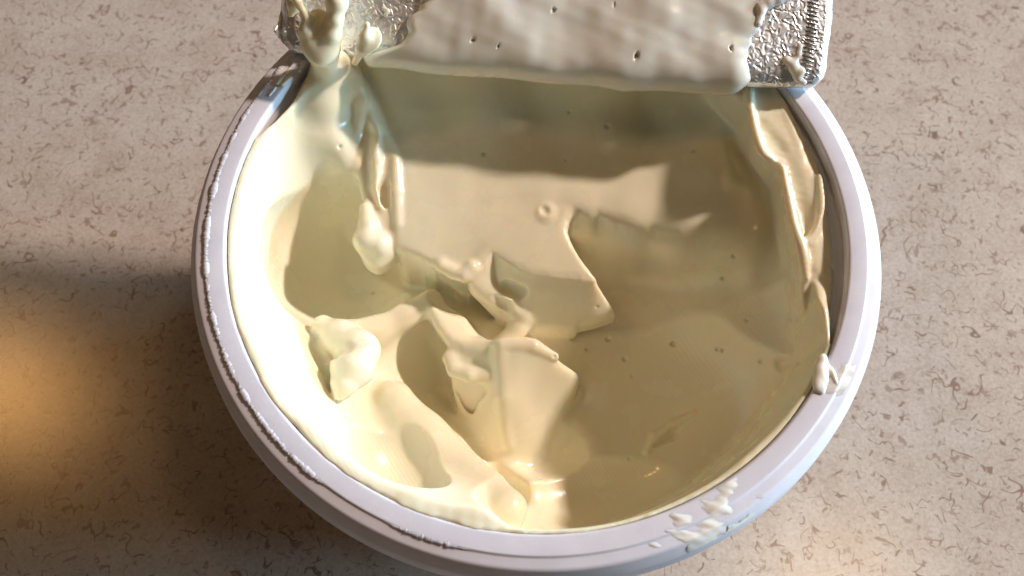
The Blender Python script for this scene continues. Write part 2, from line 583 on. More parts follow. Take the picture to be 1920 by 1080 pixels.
# angle: 0 = right, 90 = back, 180 = left, 270 = front
coat_t = around([(0, 3.8), (20, 4.2), (45, 6.5), (70, 4), (110, 4), (135, 3.6), (160, 1.4), (190, 1.0), (215, 1.4), (240, 1.6), (262, 2.2), (280, 1.6), (300, 1.1), (330, 1.3), (350, 2.6)])
coat_h = around([(0, -2.2), (14, -1.4), (45, -0.9), (70, -0.5), (110, -0.5), (135, -1.0), (150, -0.9), (180, -0.4), (205, 0.1), (230, 0.2), (262, 0.25), (280, 0.1), (296, -0.5), (330, -0.6), (343, -0.8), (350, -3)])
coat_s = around([(0, .42), (45, .35), (90, .30), (135, .38), (180, .30), (215, .40), (240, .55), (262, .6), (280, .4), (300, .4), (330, .5)])
lump = fbm2(x2, y2, 9, 3, 0.22)
ragged = fbm2(x2, y2, 17, 4, 0.45)
gap = around([(0, 3.2), (16, 2.8), (25, 1.4), (34, 0.), (70, 0.), (120, 0.), (134, 0.), (140, 1.6), (148, 2.0), (156, 1.6), (164, 0.), (200, 0.), (336, 0.), (345, 2.6)])   # coat has come away from the wall here
Rw = wall_r(f.z)[None, None, :]
dep = np.maximum(-f.z, 0)[None, None, :]
inner = (Rw-coat_t[:, :, None]-0.25*lump[:, :, None]-dep*coat_s[:, :, None]*0.55).astype(np.float32)
dc = inner-r2[:, :, None].astype(np.float32)
top_c = (f.z[None, None, :]-coat_h[:, :, None]-0.07*ragged[:, :, None]).astype(np.float32)
dc = -smin(-dc, -top_c, 1.0)
f.D[:] = smin(f.D, dc, 2.2)
del dc, inner

# --- big smooth scoops
ell(f, P(648, 470, -13), (13.0, 13.0, 15.0), 0.5, cut=True)            # left bowl
ell(f, P(1190, 690, -6), (27, 22, 24), 0.6, rz=-20, cut=True)          # right bowl
ell(f, P(1330, 530, 6), (22, 17, 26), 0.5, rz=-15, ry=-8, cut=True)
ell(f, P(1180, 830, -4), (22, 13, 25.5), 0.5, rz=18, cut=True)
# a thin film is left on the wall everywhere but in the gaps
film = gap+0.75
dl = -smin(-((Rw-film[:, :, None]-0.1*lump[:, :, None]-r2[:, :, None]).astype(np.float32)), -top_c, 0.6)
f.D[:] = smin(f.D, dl, 0.6)
del dl

# --- lower left bulge and the crease beside it
chain(f, [(P(738, 752, -21.5), 3.2), (P(790, 830, -22), 4.5), (P(870, 900, -22), 4.5), (P(950, 955, -15.5), 3.0)], 1.6, 1.5)
ell(f, P(742, 832, -9.0), (7.6, 9.6, 11.4), 0.35, rz=38, cut=True)
ell(f, P(735, 748, -20.2), (2.2, 1.8, 1.6), 1.2)
# --- middle hump: sharp crest, steep on its left
HUMP = [(842, 655), (890, 640), (938, 640), (1000, 644), (1045, 666), (1090, 690), (1060, 770), (1010, 845), (945, 872), (890, 815), (858, 765), (846, 705)]
hH = TPS([(840, 660, -19.5), (890, 645, -18.5), (940, 645, -16.5), (1000, 648, -16.5), (1045, 670, -18.5), (1085, 690, -22), (938, 750, -20.5), (1000, 760, -23.5), (950, 850, -28.5),
          (880, 790, -27), (1050, 760, -26), (870, 690, -20), (905, 700, -19.5), (905, 760, -24)], 0.3)
poly = catmull([P(x_, y_, -19 if y_ < 700 else -25)[:2] for x_, y_ in HUMP], 5)
plate(f, poly, lambda x, y: hH(x, y), lambda x, y: -60+0*x, 1.9, 1.8, jag=0.15)
chain(f, [(P(938, 652, -17.2), 0.9), (P(942, 740, -21), 0.9), (P(950, 830, -27.6), 0.8)], 1.2)
chain(f, [(P(942, 646, -16.8), 0.6), (P(1000, 650, -16.9), 0.7), (P(1040, 668, -18.6), 0.6)], 0.8)
RECESS = [(848, 702), (908, 702), (904, 718), (911, 734), (896, 744), (886, 758), (872, 752), (858, 730)]
poly = catmull([P(x_, y_, -21)[:2] for x_, y_ in RECESS], 4)
plate(f, poly, lambda x, y: -5+0*x, lambda x, y: hH(x, y)-1.5+0*x, 0.3, 0.35, cut=True)
chain(f, [(P(842, 672, -20.2), 1.0), (P(852, 694, -20.2), 1.1), (P(880, 704, -19.9), 1.2), (P(908, 704, -20), 1.0)], 1.4)
ell(f, P(930, 872, -24.5), (2.6, 7.5, 5.6), 2.2, rz=38, cut=True)
# --- ridge from the left blob to the middle
chain(f, [(P(640, 628, -18), 2.4), (P(700, 622, -19.5), 2.2), (P(760, 592, -20), 1.8), (P(812, 566, -20), 2.2)], 2.0, 1.5)
# --- petal left of the middle
PETAL = [(806, 585), (813, 612), (832, 634), (860, 645), (915, 657), (928, 642), (905, 622), (884, 596), (862, 572), (830, 562)]
hQ = TPS([(806, 590, -17), (832, 634, -17.2), (860, 645, -17.6), (915, 657, -19), (928, 642, -20.5), (905, 622, -20.5), (884, 596, -20), (862, 572, -19), (830, 565, -18)], 0.2)
poly = catmull([P(x_, y_, -18)[:2] for x_, y_ in PETAL], 5)
plate(f, poly, lambda x, y: hQ(x, y), lambda x, y: hQ(x, y)-5, 2.0, 1.6, jag=0.12)

# --- plateau, broken off along its left and front edge
hP = TPS([(680, 150, -6), (720, 300, -10), (750, 440, -12), (850, 300, -10), (850, 450, -12.5), (1000, 300, -10), (1000, 420, -12), (1100, 500, -13.5), (1150, 575, -15), (1100, 380, -11.5),
          (1200, 320, -9.8), (1250, 420, -12.0), (1350, 420, -10), (1350, 330, -7.2), (1300, 300, -7.8), (1000, 180, -7), (1200, 180, -6.5), (1350, 230, -7), (800, 180, -7), (900, 120, -2), (1200, 140, -2), (1400, 300, -8),
          (700, 110, -2), (950, 500, -13.5)], 1.0)
EDGE = [(664, 110, -3), (672, 160, -6), (700, 240, -9), (722, 320, -10), (736, 390, -11), (742, 440, -12), (752, 466, -12.4), (800, 488, -12.5), (840, 502, -12.8), (866, 518, -13.2), (886, 510, -12.9), (908, 483, -12.7), (924, 466, -12.5), (950, 482, -12.8),
        (985, 504, -13.2), (1040, 514, -13.5), (1095, 520, -13.7), (1117, 522, -13.9), (1106, 509, -13.7), (1077, 473, -13.2), (1062, 435, -12.5), (1066, 405, -12), (1085, 392, -12), (1130, 402, -12.5), (1250, 425, -13.5), (1370, 440, -13), (1420, 380, -9), (1430, 250, -6), (1400, 150, -2),
        (1200, 60, -2), (900, 40, -2), (720, 60, -2)]
poly = catmull([P(*q)[:2] for q in EDGE], 5)
plate(f, poly, lambda x, y: hP(x, y)+0.06*fbm2(x, y, 21, 3, 0.4), lambda x, y: -60+0*x, 1.3, 1.2, jag=0.3)
chain(f, [(P(1112, 415, -16.6), 3.8), (P(1180, 426, -16.6), 4.5), (P(1280, 442, -15.0), 4.6), (P(1395, 445, -12.0), 4.4)], 5.0, 2.0)
# cavity eaten under the front edge
ell(f, P(880, 548, -17.6), (6.6, 3.9, 4.0), 0.8, rz=5, cut=True)
ell(f, P(950, 575, -20), (5.0, 4.0, 3.6), 0.8, cut=True)
# tongue: the overhanging tip with a slanted front face
TONG = [(960, 430, -12.5), (1056, 395, -12), (1062, 435, -12.5), (1077, 473, -13.2), (1107, 513, -13.8), (1134, 545, -15.5), (1157, 574, -17.5), (1153, 583, -18), (1120, 597, -18.6), (1092, 602, -18.8), (1078, 611, -19), (1040, 609, -19), (1005, 607, -19), (970, 596, -18.5), (935, 572, -16.5), (905, 553, -16), (880, 528, -14), (880, 505, -13), (905, 470, -12.6), (930, 450, -12.4)]
pa, pb = P(973, 521, -13.4), P(1118, 521, -13.7)
nrm = np.array([pb[1]-pa[1], -(pb[0]-pa[0])]); nrm /= np.linalg.norm(nrm)
if nrm[1] > 0: nrm = -nrm


def tong_top(x, y):
    s_ = (x-pa[0])*nrm[0]+(y-pa[1])*nrm[1]
    return -smin(-(hP(x, y)+0.25), -(-0.0-13.0-1.05*s_), 0.7) if False else hP(x, y)-0.15-1.0*np.maximum(poly_sdf(x, y, poly_top)-0.3, 0)


poly_top = poly
poly = catmull([P(*q)[:2] for q in TONG], 5)
plate(f, poly, tong_top, lambda x, y: tong_top(x, y)-4.2, 1.0, 1.2)
# web and two holes beneath it
chain(f, [(P(982, 596, -20.8), 1.5), (P(970, 616, -21.6), 1.6), (P(948, 642, -22.5), 1.7)], 1.4)
chain(f, [(P(905, 535, -18), 1.8), (P(945, 566, -18.5), 1.3), (P(978, 592, -20.3), 1.0)], 1.0)
chain(f, [(P(950, 540, -16.5), 1.3), (P(973, 548, -16.5), 1.4)], 0.4, cut=True)
chain(f, [(P(931, 562, -17), 0.9), (P(946, 578, -18), 1.2), (P(962, 590, -18.6), 0.4)], 0.4, cut=True)
# curled lip along the front edge
chain(f, [(P(828, 500, -13.6), 0.9), (P(850, 512, -13.9), 0.9), (P(868, 516, -13.7), 0.9), (P(884, 502, -13.3), 0.8)], 1.4)

# --- clip to the tub
over = around([(0, 0), (190, 0), (205, .15), (225, .25), (255, .35), (280, .2), (292, 0), (345, 0)])
lipr = (over*(1+0.6*ragged))[:, :, None]*np.clip(1-dep/1.5, 0, 1)
dr = (r2[:, :, None]-(Rw-0.06+lipr)).astype(np.float32)
gd = (Rw-gap[:, :, None]*np.clip(1.2-dep*0.26, 0, 1)-0.15*ragged[:, :, None]-r2[:, :, None]).astype(np.float32)
f.D[:] = np.where(gap[:, :, None] > 0.05, -smin(-f.D, gd, 0.8), f.D)
f.D[:] = np.maximum(f.D, dr)
f.D[:] = np.maximum(f.D, (-40.5-f.z)[None, None, :])
top_lim = -0.2+0.07*ragged+0.9*over+0.12*np.sin(2*np.radians(th2)+1.0)*(over > 0.05)
f.D[:] = -smin(-f.D, -((f.z[None, None, :]-top_lim[:, :, None]).astype(np.float32)), 0.8)

# --- white blob lower left, with the crevice beside it
chain(f, [(P(574, 626, -14), 0.9), (P(600, 668, -14.5), 1.1), (P(628, 722, -14.5), 1.2), (P(642, 762, -14.5), 0.7)], 0.5, 0.5, cut=True)
chain(f, [(P(606, 612, -16), 1.8), (P(640, 634, -15), 2.7), (P(672, 660, -14), 3.2), (P(660, 690, -13.6), 3.2), (P(644, 722, -13.4), 1.8), (P(637, 742, -13.6), 0.6)], 1.0, 1.0)
# --- torn film on top of the right ledge, its edges turned up
FILM = [(1400, 160), (1408, 205), (1418, 262), (1440, 296), (1466, 316), (1474, 352), (1484, 410), (1500, 458), (1508, 505), (1515, 548), (1526, 560), (1530, 505), (1532, 440), (1541, 385), (1538, 320), (1520, 270), (1495, 225), (1470, 185), (1440, 150)]
ft = TPS([(1403, 165, -0.8), (1420, 262, -0.9), (1466, 316, -1.0), (1484, 410, -1.4), (1505, 480, -2.2), (1517, 548, -3.8), (1450, 200, -1.5), (1480, 250, -1.8), (1508, 330, -2.0), (1512, 400, -2.4), (1520, 440, -2.4), (1538, 330, -1.2), (1540, 390, -1.2), (1530, 470, -2.6), (1440, 160, -1.2), (1500, 225, -1.2)], 0.2)
poly = catmull([P(x_, y_, -1.2)[:2] for x_, y_ in FILM], 5)
plate(f, poly, lambda x, y: ft(x, y)+0.12*fbm2(x, y, 40, 4, 0.8), lambda x, y: ft(x, y)-6, 0.7, 1.0)
for ln in ([(1404, 170, -0.7, .35), (1411, 222, -0.7, .5), (1428, 284, -0.7, .65), (1446, 296, -.8, .35)], [(1468, 316, -0.8, .35), (1476, 362, -1.0, .6), (1490, 424, -1.4, .55), (1504, 470, -1.8, .75), (1511, 520, -2.6, .4)],
           [(1536, 330, -1.1, .2), (1540, 380, -1.1, .35), (1532, 425, -1.4, .3), (1515, 452, -1.8, .4)]):
    cp = catmull([tuple(P(a_, b_, c_))+(r_,) for a_, b_, c_, r_ in ln], 5, False)
    chain(f, [(q[:3], q[3]) for q in cp], 0.9, 0.3)

# --- strands pulled down from the foil on the left
def lob(pts, up=0.0):
    return [(P(x_, y_, float(np.interp(y_, [0, 30, 60, 90, 105, 118, 130], [10.6, 9.2, 7.5, 5.2, 3.4, 1.2, -0.8]))+up), r_) for x_, y_, r_ in pts]


ell(f, lob([(599, 70, 0)], -0.2)[0][0], (2.5, 4.3, 1.35), 2.2, rx=28, rz=3)
chain(f, lob([(612, -30, 1.8), (632, 4, 1.5), (628, 38, 1.1), (623, 66, 1.2), (621, 92, 1.0), (613, 114, 1.0)], 0.2), 1.6, 1.0)
chain(f, lob([(546, -20, 0.5), (558, 4, 0.45), (575, 34, 0.5), (573, 58, 0.75), (578, 84, 0.8), (592, 102, 0.8), (606, 116, 0.9)], 0.1), 1.5, 1.0)
ell(f, lob([(698, 74, 0)], -0.1)[0][0], (1.5, 1.9, 0.4), 2.0, rx=28, rz=-20)
chain(f, lob([(688, 46, 0.45), (684, 70, 0.7), (679, 92, 0.7), (666, 116, 0.55)], 0.15), 1.4, 0.8)
chain(f, [(P(603, 96, 4.4), 1.3), (P(611, 112, 2.0), 1.35), (P(618, 132, -1.0), 2.6), (P(604, 185, -4.5), 3.6)], 2.4, 1.4)
chain(f, [(P(540, -20, 8.6), 0.9), (P(552, 10, 7.6), 0.9), (P(546, 26, 6.6), 0.5)], 1.0, 0.8)
chain(f, [(P(648, 112, 0.6), 0.9), (P(654, 126, -0.8), 1.0), (P(666, 140, -2.4), 1.0)], 1.0, 0.8)
chain(f, [(P(640, 100, 1.2), 1.2), (P(648, 125, -1.5), 1.6), (P(652, 160, -4.2), 2.2)], 1.6, 0.8)
# the folded curtain between the strand and the plateau, ending in a heavy drip
CURT = [(664, 170), (660, 240), (664, 300), (671, 345), (681, 395), (670, 430), (667, 452), (678, 470), (699, 479), (720, 470), (740, 452), (748, 400), (744, 300), (720, 235), (690, 170)]
hC = TPS([(668, 170, -4.5), (662, 260, -8.6), (672, 345, -10.8), (690, 200, -6.5), (705, 300, -9.9), (740, 300, -9.8), (684, 395, -11.4), (670, 452, -12.4), (700, 420, -11.6), (700, 474, -13.0), (738, 430, -12.2), (745, 380, -11.2), (720, 250, -8.6)], 0.2)
poly = catmull([P(x_, y_, -10 if y_ > 250 else -7)[:2] for x_, y_ in CURT], 5)
plate(f, poly, lambda x, y: hC(x, y), lambda x, y: hC(x, y)-4.5, 1.2, 1.2)
chain(f, [(P(660, 136, -2.4), 0.8), (P(669, 155, -3.6), 0.9), (P(678, 190, -5.4), 1.0), (P(676, 228, -7.2), 0.7), (P(670, 262, -8.8), 0.3)], 0.9, 0.6)
chain(f, [(P(690, 195, -6.2), 0.4), (P(702, 245, -8.2), 0.9), (P(705, 300, -9.6), 1.0), (P(707, 350, -10.6), 0.8), (P(714, 388, -11.2), 0.5)], 0.9, 0.6)
chain(f, [(P(684, 392, -11.3), 0.9), (P(688, 425, -11.6), 1.3), (P(686, 450, -12.2), 1.9), (P(708, 458, -12.6), 1.9)], 1.2, 0.8)
chain(f, [(P(680, 215, -5.6), 0.3), (P(690, 250, -7.2), 1.1), (P(682, 290, -8.6), 0.9), (P(690, 330, -9.4), 0.4)], 0.9, 0.6, cut=True)
chain(f, [(P(718, 325, -9.4), 0.4), (P(722, 355, -10.6), 1.0), (P(722, 380, -11.6), 0.9), (P(718, 396, -12), 0.4)], 0.5, cut=True)
chain(f, [(P(741, 300, -9.7), 0.6), (P(743, 360, -10.8), 0.7), (P(746, 420, -12.0), 0.6)], 0.9, 0.6)


def hit(px, py, z0=14.0):
    """point where the line of sight through a photo point meets the cheese, and the outward normal there"""
    for z_ in np.arange(z0, -40, -0.1):
        q = P(px, py, z_)
        i = np.round((q-f.lo)/f.h).astype(int)
        if np.all(i > 1) and np.all(i < f.n-2) and f.D[tuple(i)] < 0:
            g_ = np.array([f.D[tuple(i+e)]-f.D[tuple(i-e)] for e in np.eye(3, dtype=int)])
            return q, g_/(np.linalg.norm(g_)+1e-9)
    return P(px, py, -15), np.array([0, 0, 1.0])


# nick and small lifted flap in the right bowl
q0, n0 = hit(1225, 835); q1, n1 = hit(1300, 782)
chain(f, [(q0+n0*0.1, 0.5), ((q0*.55+q1*.45)+n0*0.15, 1.25), (q1+n1*0.3, 0.35)], 0.5, cut=True)
chain(f, [(hit(1212, 848)[0], 0.35), (hit(1228, 818)[0], 0.6), (hit(1262, 795)[0], 0.5), (hit(1302, 775)[0], 0.2)], 0.8)
q0, n0 = hit(1462, 684)
chain(f, [(q0+n0*.3, 0.9), (hit(1500, 672)[0]+n0*.2, 0.5)], 0.8, cut=True)
# pits and burst bubbles
PITS = [(1140, 636, .42), (1210, 633, .25), (1262, 645, .45), (1345, 655, .32), (1354, 657, .32), (1171, 673, .4), (1376, 480, .35), (1356, 522, .35), (1425, 678, .4), (1138, 237, .42), (1068, 210, .3),
        (908, 290, .45), (1062, 300, .3), (1300, 285, .3), (1100, 655, .3), (800, 265, .2), (637, 275, .35), (870, 300, .25), (1120, 575, .3), (1185, 705, .3), (1040, 668, .35), (1060, 690, .25),
        (1230, 495, .25), (1290, 600, .25), (1400, 600, .3), (1180, 860, .3), (745, 500, .25), (700, 550, .3)]
for px_, py_, r_ in PITS:
    if r_ < 0.3: continue
    q, nn = hit(px_, py_)
    ell(f, q+nn*0.05, (r_, r_*0.9, r_), 0.15, cut=True)
q, nn = hit(1024, 398)
ell(f, q-nn*0.5, (1.3, 1.5, 0.75), 1.0)
ell(f, q+nn*0.55+np.array([-.25, .2, 0]), (0.65, 0.8, 0.55), 0.5, rz=30, cut=True)
# fold between the two lobes of the left blob
fp = [hit(*q)[0]+np.array([0, 0, 0.25]) for q in ((612, 676), (630, 664), (650, 652), (672, 643), (700, 640))]
chain(f, [(fp[0], .35), (fp[1], .6), (fp[2], .75), (fp[3], .6), (fp[4], .3)], 0.6, 0.5, cut=True)

me = f.mesh('cream_cheese')
vc = np.empty(len(me.vertices)*3, np.float32); me.vertices.foreach_get('co', vc)
vc = vc.reshape(-1, 3)/U
rr_ = np.hypot(vc[:, 0], vc[:, 1]); tt_ = np.degrees(np.arctan2(vc[:, 1], vc[:, 0])) % 360


def near(px, py, z, rad):
    c_ = P(px, py, z)
    return np.clip(1.6*(1-np.hypot(vc[:, 0]-c_[0], vc[:, 1]-c_[1])/rad), 0, 1)


drag = np.maximum.reduce([near(1330, 600, -17, 17), near(1130, 870, -26, 15), near(800, 880, -17, 10), near(620, 540, -18, 9),
                          np.clip((rr_-34)/3, 0, 1)*((tt_ > 172) & (tt_ < 240))])
at = me.attributes.new('drag', 'FLOAT', 'POINT'); at.data.foreach_set('value', drag.astype(np.float32))
cheese = link('cream_cheese', me, M_CHEESE)
tag(cheese, 'thick pale cream cheese inside the white tub, scooped into bowls and ridges', 'cream cheese')


# ------------------------------------------------------------------ foil lid, peeled up and rolled back
HA, HB = P(545, 96, 1.5), P(1530, 166, 1.5)
HU = HB-HA; HU[2] = 0; HL = float(np.linalg.norm(HU)); HU /= HL
HV = np.array([-HU[1], HU[0], 0.])
PROF = catmull([(7, 0.30), (2.2, 0.35), (0.5, 0.7), (-0.2, 1.6), (0.2, 2.7), (1.5, 3.8), (4.6, 5.4), (10, 7.9), (20, 12.2), (34, 18), (48, 23)], 12, False)
plen = np.concatenate([[0], np.cumsum(np.linalg.norm(np.diff(PROF, axis=0), axis=1))])
T0 = plen[np.argmin(np.abs(PROF[:, 1]-0.7)+np.abs(PROF[:, 0]-0.5))]      # arc length where the roll starts


def foil_pt(u, t):
    """u along the fold in mm from its left end, t up the flap in mm from the fold; arrays -> points and normals"""
    tt = np.clip(t+T0, 0.01, plen[-1]-0.01)
    v = np.interp(tt, plen, PROF[:, 0]); w_ = np.interp(tt, plen, PROF[:, 1])
    v1 = np.interp(np.clip(tt+.3, 0, plen[-1]), plen, PROF[:, 0]); w1 = np.interp(np.clip(tt+.3, 0, plen[-1]), plen, PROF[:, 1])
    v0 = np.interp(np.clip(tt-.3, 0, plen[-1]), plen, PROF[:, 0]); w0 = np.interp(np.clip(tt-.3, 0, plen[-1]), plen, PROF[:, 1])
    dv, dw = v1-v0, w1-w0
    L_ = np.hypot(dv, dw)+1e-9
    nv, nw = -dw/L_, dv/L_
    crease = 0.12*fbm2(u, t, 33, 3, 0.25)
    pt = HA[None]*0+np.stack([HA[0]+HU[0]*u+HV[0]*(v+nv*crease), HA[1]+HU[1]*u+HV[1]*(v+nv*crease), w_+nw*crease], -1)
    no = np.stack([HV[0]*nv, HV[1]*nv, nw], -1)
    return pt, no


def edge_u(t, side):
    if side < 0: return 1.9-0.02*np.clip(t, 0, 30)+0.002*t*t
    return HL-0.6+0.08*np.clip(t, 0, 30)-0.004*np.clip(t, 0, 99)**2-0.016*np.clip(8-t, 0, 9)**2-0.35*np.clip(1.6-t, 0, 2.6)**2


def foil_sheet():
    nt_, nu_ = 150, 260
    t = np.linspace(-6.4, 52, nt_)
    CUR = 5.6                                       # width of the border that curls back on each side
    s_ = np.concatenate([np.linspace(-CUR, 0, 22), np.linspace(0, 1, nu_)[1:-1], np.linspace(0, 3.0, 22)])
    kind = np.concatenate([np.full(22, -1), np.zeros(nu_-2), np.full(22, 1)])
    Sg, Tg = np.meshgrid(s_, t, indexing='ij'); Kg = np.repeat(kind[:, None], nt_, 1)
    uL, uR = edge_u(Tg, -1), edge_u(Tg, 1)
    c_r = np.where(Kg < 0, 4.2, 1.3)
    ang = np.abs(Sg)/c_r*(Kg != 0)
    AM = np.where(Kg < 0, 1.15, 1.15)
    ang = np.minimum(ang, AM)
    over = np.maximum(np.abs(Sg)-AM*c_r, 0)*(Kg != 0)
    du = c_r*np.sin(ang)+over*np.cos(AM)
    dn = c_r*(1-np.cos(ang))+over*np.sin(AM)
    wob = 1+np.where(Kg < 0, 0.02, 0.10)*fbm2(Tg, Kg*3.0, 8, 3, 0.7)
    u = np.where(Kg == 0, uL+(uR-uL)*np.clip(Sg, 0, 1), np.where(Kg < 0, uL-du*wob, uR+du*wob))
    p_, n_ = foil_pt(u, Tg)
    p_ = p_-n_*(dn*wob)[..., None]*(Kg != 0)[..., None]
    me = mesh_np('foil_sheet', p_.reshape(-1, 3)*U, grid_faces(len(s_), nt_)[:, ::-1])
    uv = me.uv_layers.new(name='UVMap')
    idx = np.empty(len(me.loops), np.int32); me.loops.foreach_get('vertex_index', idx)
    flat = np.stack([u, Tg], -1).reshape(-1, 2)*U
    uv.data.foreach_set('uv', flat[idx].astype(np.float32).ravel())
    return me


lid = empty('foil_lid', 'torn back silver foil lid, embossed with tiny wrinkles and coated with cream cheese', 'foil lid', tuple(HA*U))
fs = under(link('foil_sheet', foil_sheet(), M_FOIL), lid)
so = fs.modifiers.new('thickness', 'SOLIDIFY'); so.thickness = 0.012; so.offset = -1


def band(u_in, side, t0, t1):
    """the pressed sealing ring: fine ribs across the band"""
    nt_, nu_ = 420, 9
    t = np.linspace(t0, t1, nt_); q = np.linspace(0, 1, nu_)
    Qg, Tg = np.meshgrid(q, t, indexing='ij')
    u = edge_u(Tg, side)-side*(u_in+(1-Qg)*2.5)
    h_ = (0.14+0.15*np.sin(2*np.pi*(Tg+0.35*Qg)/0.62)+0.03*fbm2(u, Tg, 5, 3, 3.0))*np.sin(np.pi*Qg)+0.02
    p_, n_ = foil_pt(u, Tg)
    p_ = p_+n_*h_[..., None]
    return mesh_np('sealing_band', p_.reshape(-1, 3)*U, grid_faces(nu_, nt_)[:, ::side])


M_BAND, nt, b = mat('band_foil')
b.inputs['Base Color'].default_value = (0.74, 0.76, 0.80, 1); b.inputs['Metallic'].default_value = 1; b.inputs['Roughness'].default_value = 0.3
nz = N(nt, 'ShaderNodeTexNoise', Scale=20.0, Detail=4.0)
bp = N(nt, 'ShaderNodeBump', Strength=0.4, Distance=0.01)
nt.links.new(nz.outputs['Fac'], bp.inputs['Height']); nt.links.new(bp.outputs[0], b.inputs['Normal'])
under(link('sealing_band', band(0.5, 1, 2.0, 40), M_BAND), lid)


def foil_uv(px, py):
    """flap coordinates under a photo point"""
    best = None
    for t in np.arange(-3, 30, 0.1):
        p_, n_ = foil_pt(np.array([0.0]), np.array([t]))
        q = P(px, py, p_[0, 2]) 
        v = float((q-p_[0])@HV)
        if best is None or abs(v) < best[0]: best = (abs(v), float((q-HA)@HU), t)
    return best[1], best[2]


def coating():
    nu_, nt_ = 420, 170
    t = np.linspace(-2.6, 44, nt_)
    left = [foil_uv(*q) for q in ((672, 112), (700, 100), (752, 82), (768, 40), (796, 4))]
    right = [foil_uv(*q) for q in ((1402, 150), (1404, 110), (1416, 60), (1432, 4))]
    lt = sorted((b_, a_) for a_, b_ in left); rt = sorted((b_, a_) for a_, b_ in right)
    uL = np.interp(t, [q[0] for q in lt], [q[1] for q in lt]); uR = np.interp(t, [q[0] for q in rt], [q[1] for q in rt])
    uL = uL+0.35*fbm2(t, t*0, 3, 3, 1.2); uR = uR+0.3*fbm2(t, t*0+5, 6, 3, 1.2)
    s_ = np.linspace(0, 1, nu_)
    Sg, Tg = np.meshgrid(s_, t, indexing='ij')
    u = uL[None]+(uR-uL)[None]*Sg
    d_e = np.minimum(u-uL[None], (uR[None]-u)*0.5)
    lo_t = -2.2+0.35*fbm2(u, u*0, 12, 3, 0.25)
    e1 = np.sqrt(np.clip(d_e/1.6, 0, 1)*(2-np.clip(d_e/1.6, 0, 1)))
    q = np.clip((Tg-lo_t-3.6*np.exp(-d_e/1.6))/2.2, 0, 1); e2 = np.sqrt(q*(2-q))
    streak = fbm2(u*1.0, Tg*0.22, 14, 3, 0.55)*np.exp(-((u-22)/14)**2)
    th = 1.2+0.24*fbm2(u+0.3*Tg, Tg*1.2, 10, 3, 0.19)+0.04*fbm2(u, Tg, 2, 3, 0.8)+0.07*streak+0.5*np.exp(-((Tg-0.5)/2.2)**2)
    th = np.maximum(th, 0.5)*e1*e2+0.03
    # small burst bubbles
    rg = np.random.default_rng(4)
    spots = [foil_uv(*q) for q in ((888, 78), (935, 88), (1038, 22), (1192, 106), (1368, 92), (1150, 12))]
    for k, (su, s_t) in enumerate(spots):
        r_ = (0.20, .14, .16, .27, .22, .13)[k]
        an_ = k*1.3; du_, dt_ = u-su, Tg-s_t
        dd = np.hypot((du_*math.cos(an_)+dt_*math.sin(an_))/1.5, -du_*math.sin(an_)+dt_*math.cos(an_))/r_
        th -= 0.9*np.exp(-dd**4*1.2)*np.clip(1.2+0.5*np.sin(3*np.arctan2(Tg-s_t, u-su)+k), .3, 1.6)
    th = np.maximum(th, 0.03)
    p_, n_ = foil_pt(u, Tg)
    out = p_+n_*th[..., None]; inn = p_+n_*0.02
    pts = np.concatenate([out.reshape(-1, 3), inn.reshape(-1, 3)])
    q1 = grid_faces(nu_, nt_)[:, ::-1]; q2 = grid_faces(nu_, nt_)+nu_*nt_
    ring = np.concatenate([np.arange(nt_), np.arange(1, nu_)*nt_+nt_-1, (nu_-1)*nt_+np.arange(nt_-2, -1, -1), np.arange(nu_-2, 0, -1)*nt_])
    a = ring; b_ = np.roll(ring, -1)
    q3 = np.stack([a, b_, b_+nu_*nt_, a+nu_*nt_], -1)[:, ::-1]
    return mesh_np('cheese_coating', pts*U, np.concatenate([q1, q2, q3]))


cc = link('cheese_coating', coating(), M_CHEESE2)
tag(cc, 'lumpy layer of cream cheese stuck along the underside of the foil lid', 'cream cheese')


# ------------------------------------------------------------------ smears of cheese on the rim and on the foil
def smear(label, shapes, h=0.12, group=None, fl=1.0, ks=0.5):
    allp = np.array([q for sh in shapes for q, r_ in sh])
    g_ = Field(allp.min(0)-2.2, allp.max(0)+2.2, h)
    for sh in shapes:
        if len(sh) == 1: sh = sh+[(sh[0][0]+np.array([.05, 0, 0]), sh[0][1])]
        chain(g_, sh, ks, 0.3, flat=fl)
    o_ = link('cheese_smear', g_.mesh('cheese_smear'), M_SMEAR)
    tag(o_, label, 'cheese smear', group)
    return o_


def stroke(pts, z, r):
    return [(P(x_, y_, z), r) for x_, y_ in pts]


def on_rim(th, r, up=0.0):
    z_ = np.interp(r, [44.9, 45.2, 47.4, 47.8, 49.2, 49.9, 50.5], [-.25, 0.0, 0.03, -.20, -.42, -1.35, -2.6])+float(wobf(th))
    return np.array([r*math.cos(th), r*math.sin(th), z_+up])


def rim_pt(px, py, up=0.0):
    q = P(px, py, 0)
    return on_rim(math.atan2(q[1], q[0]), float(np.hypot(q[0], q[1])), up)


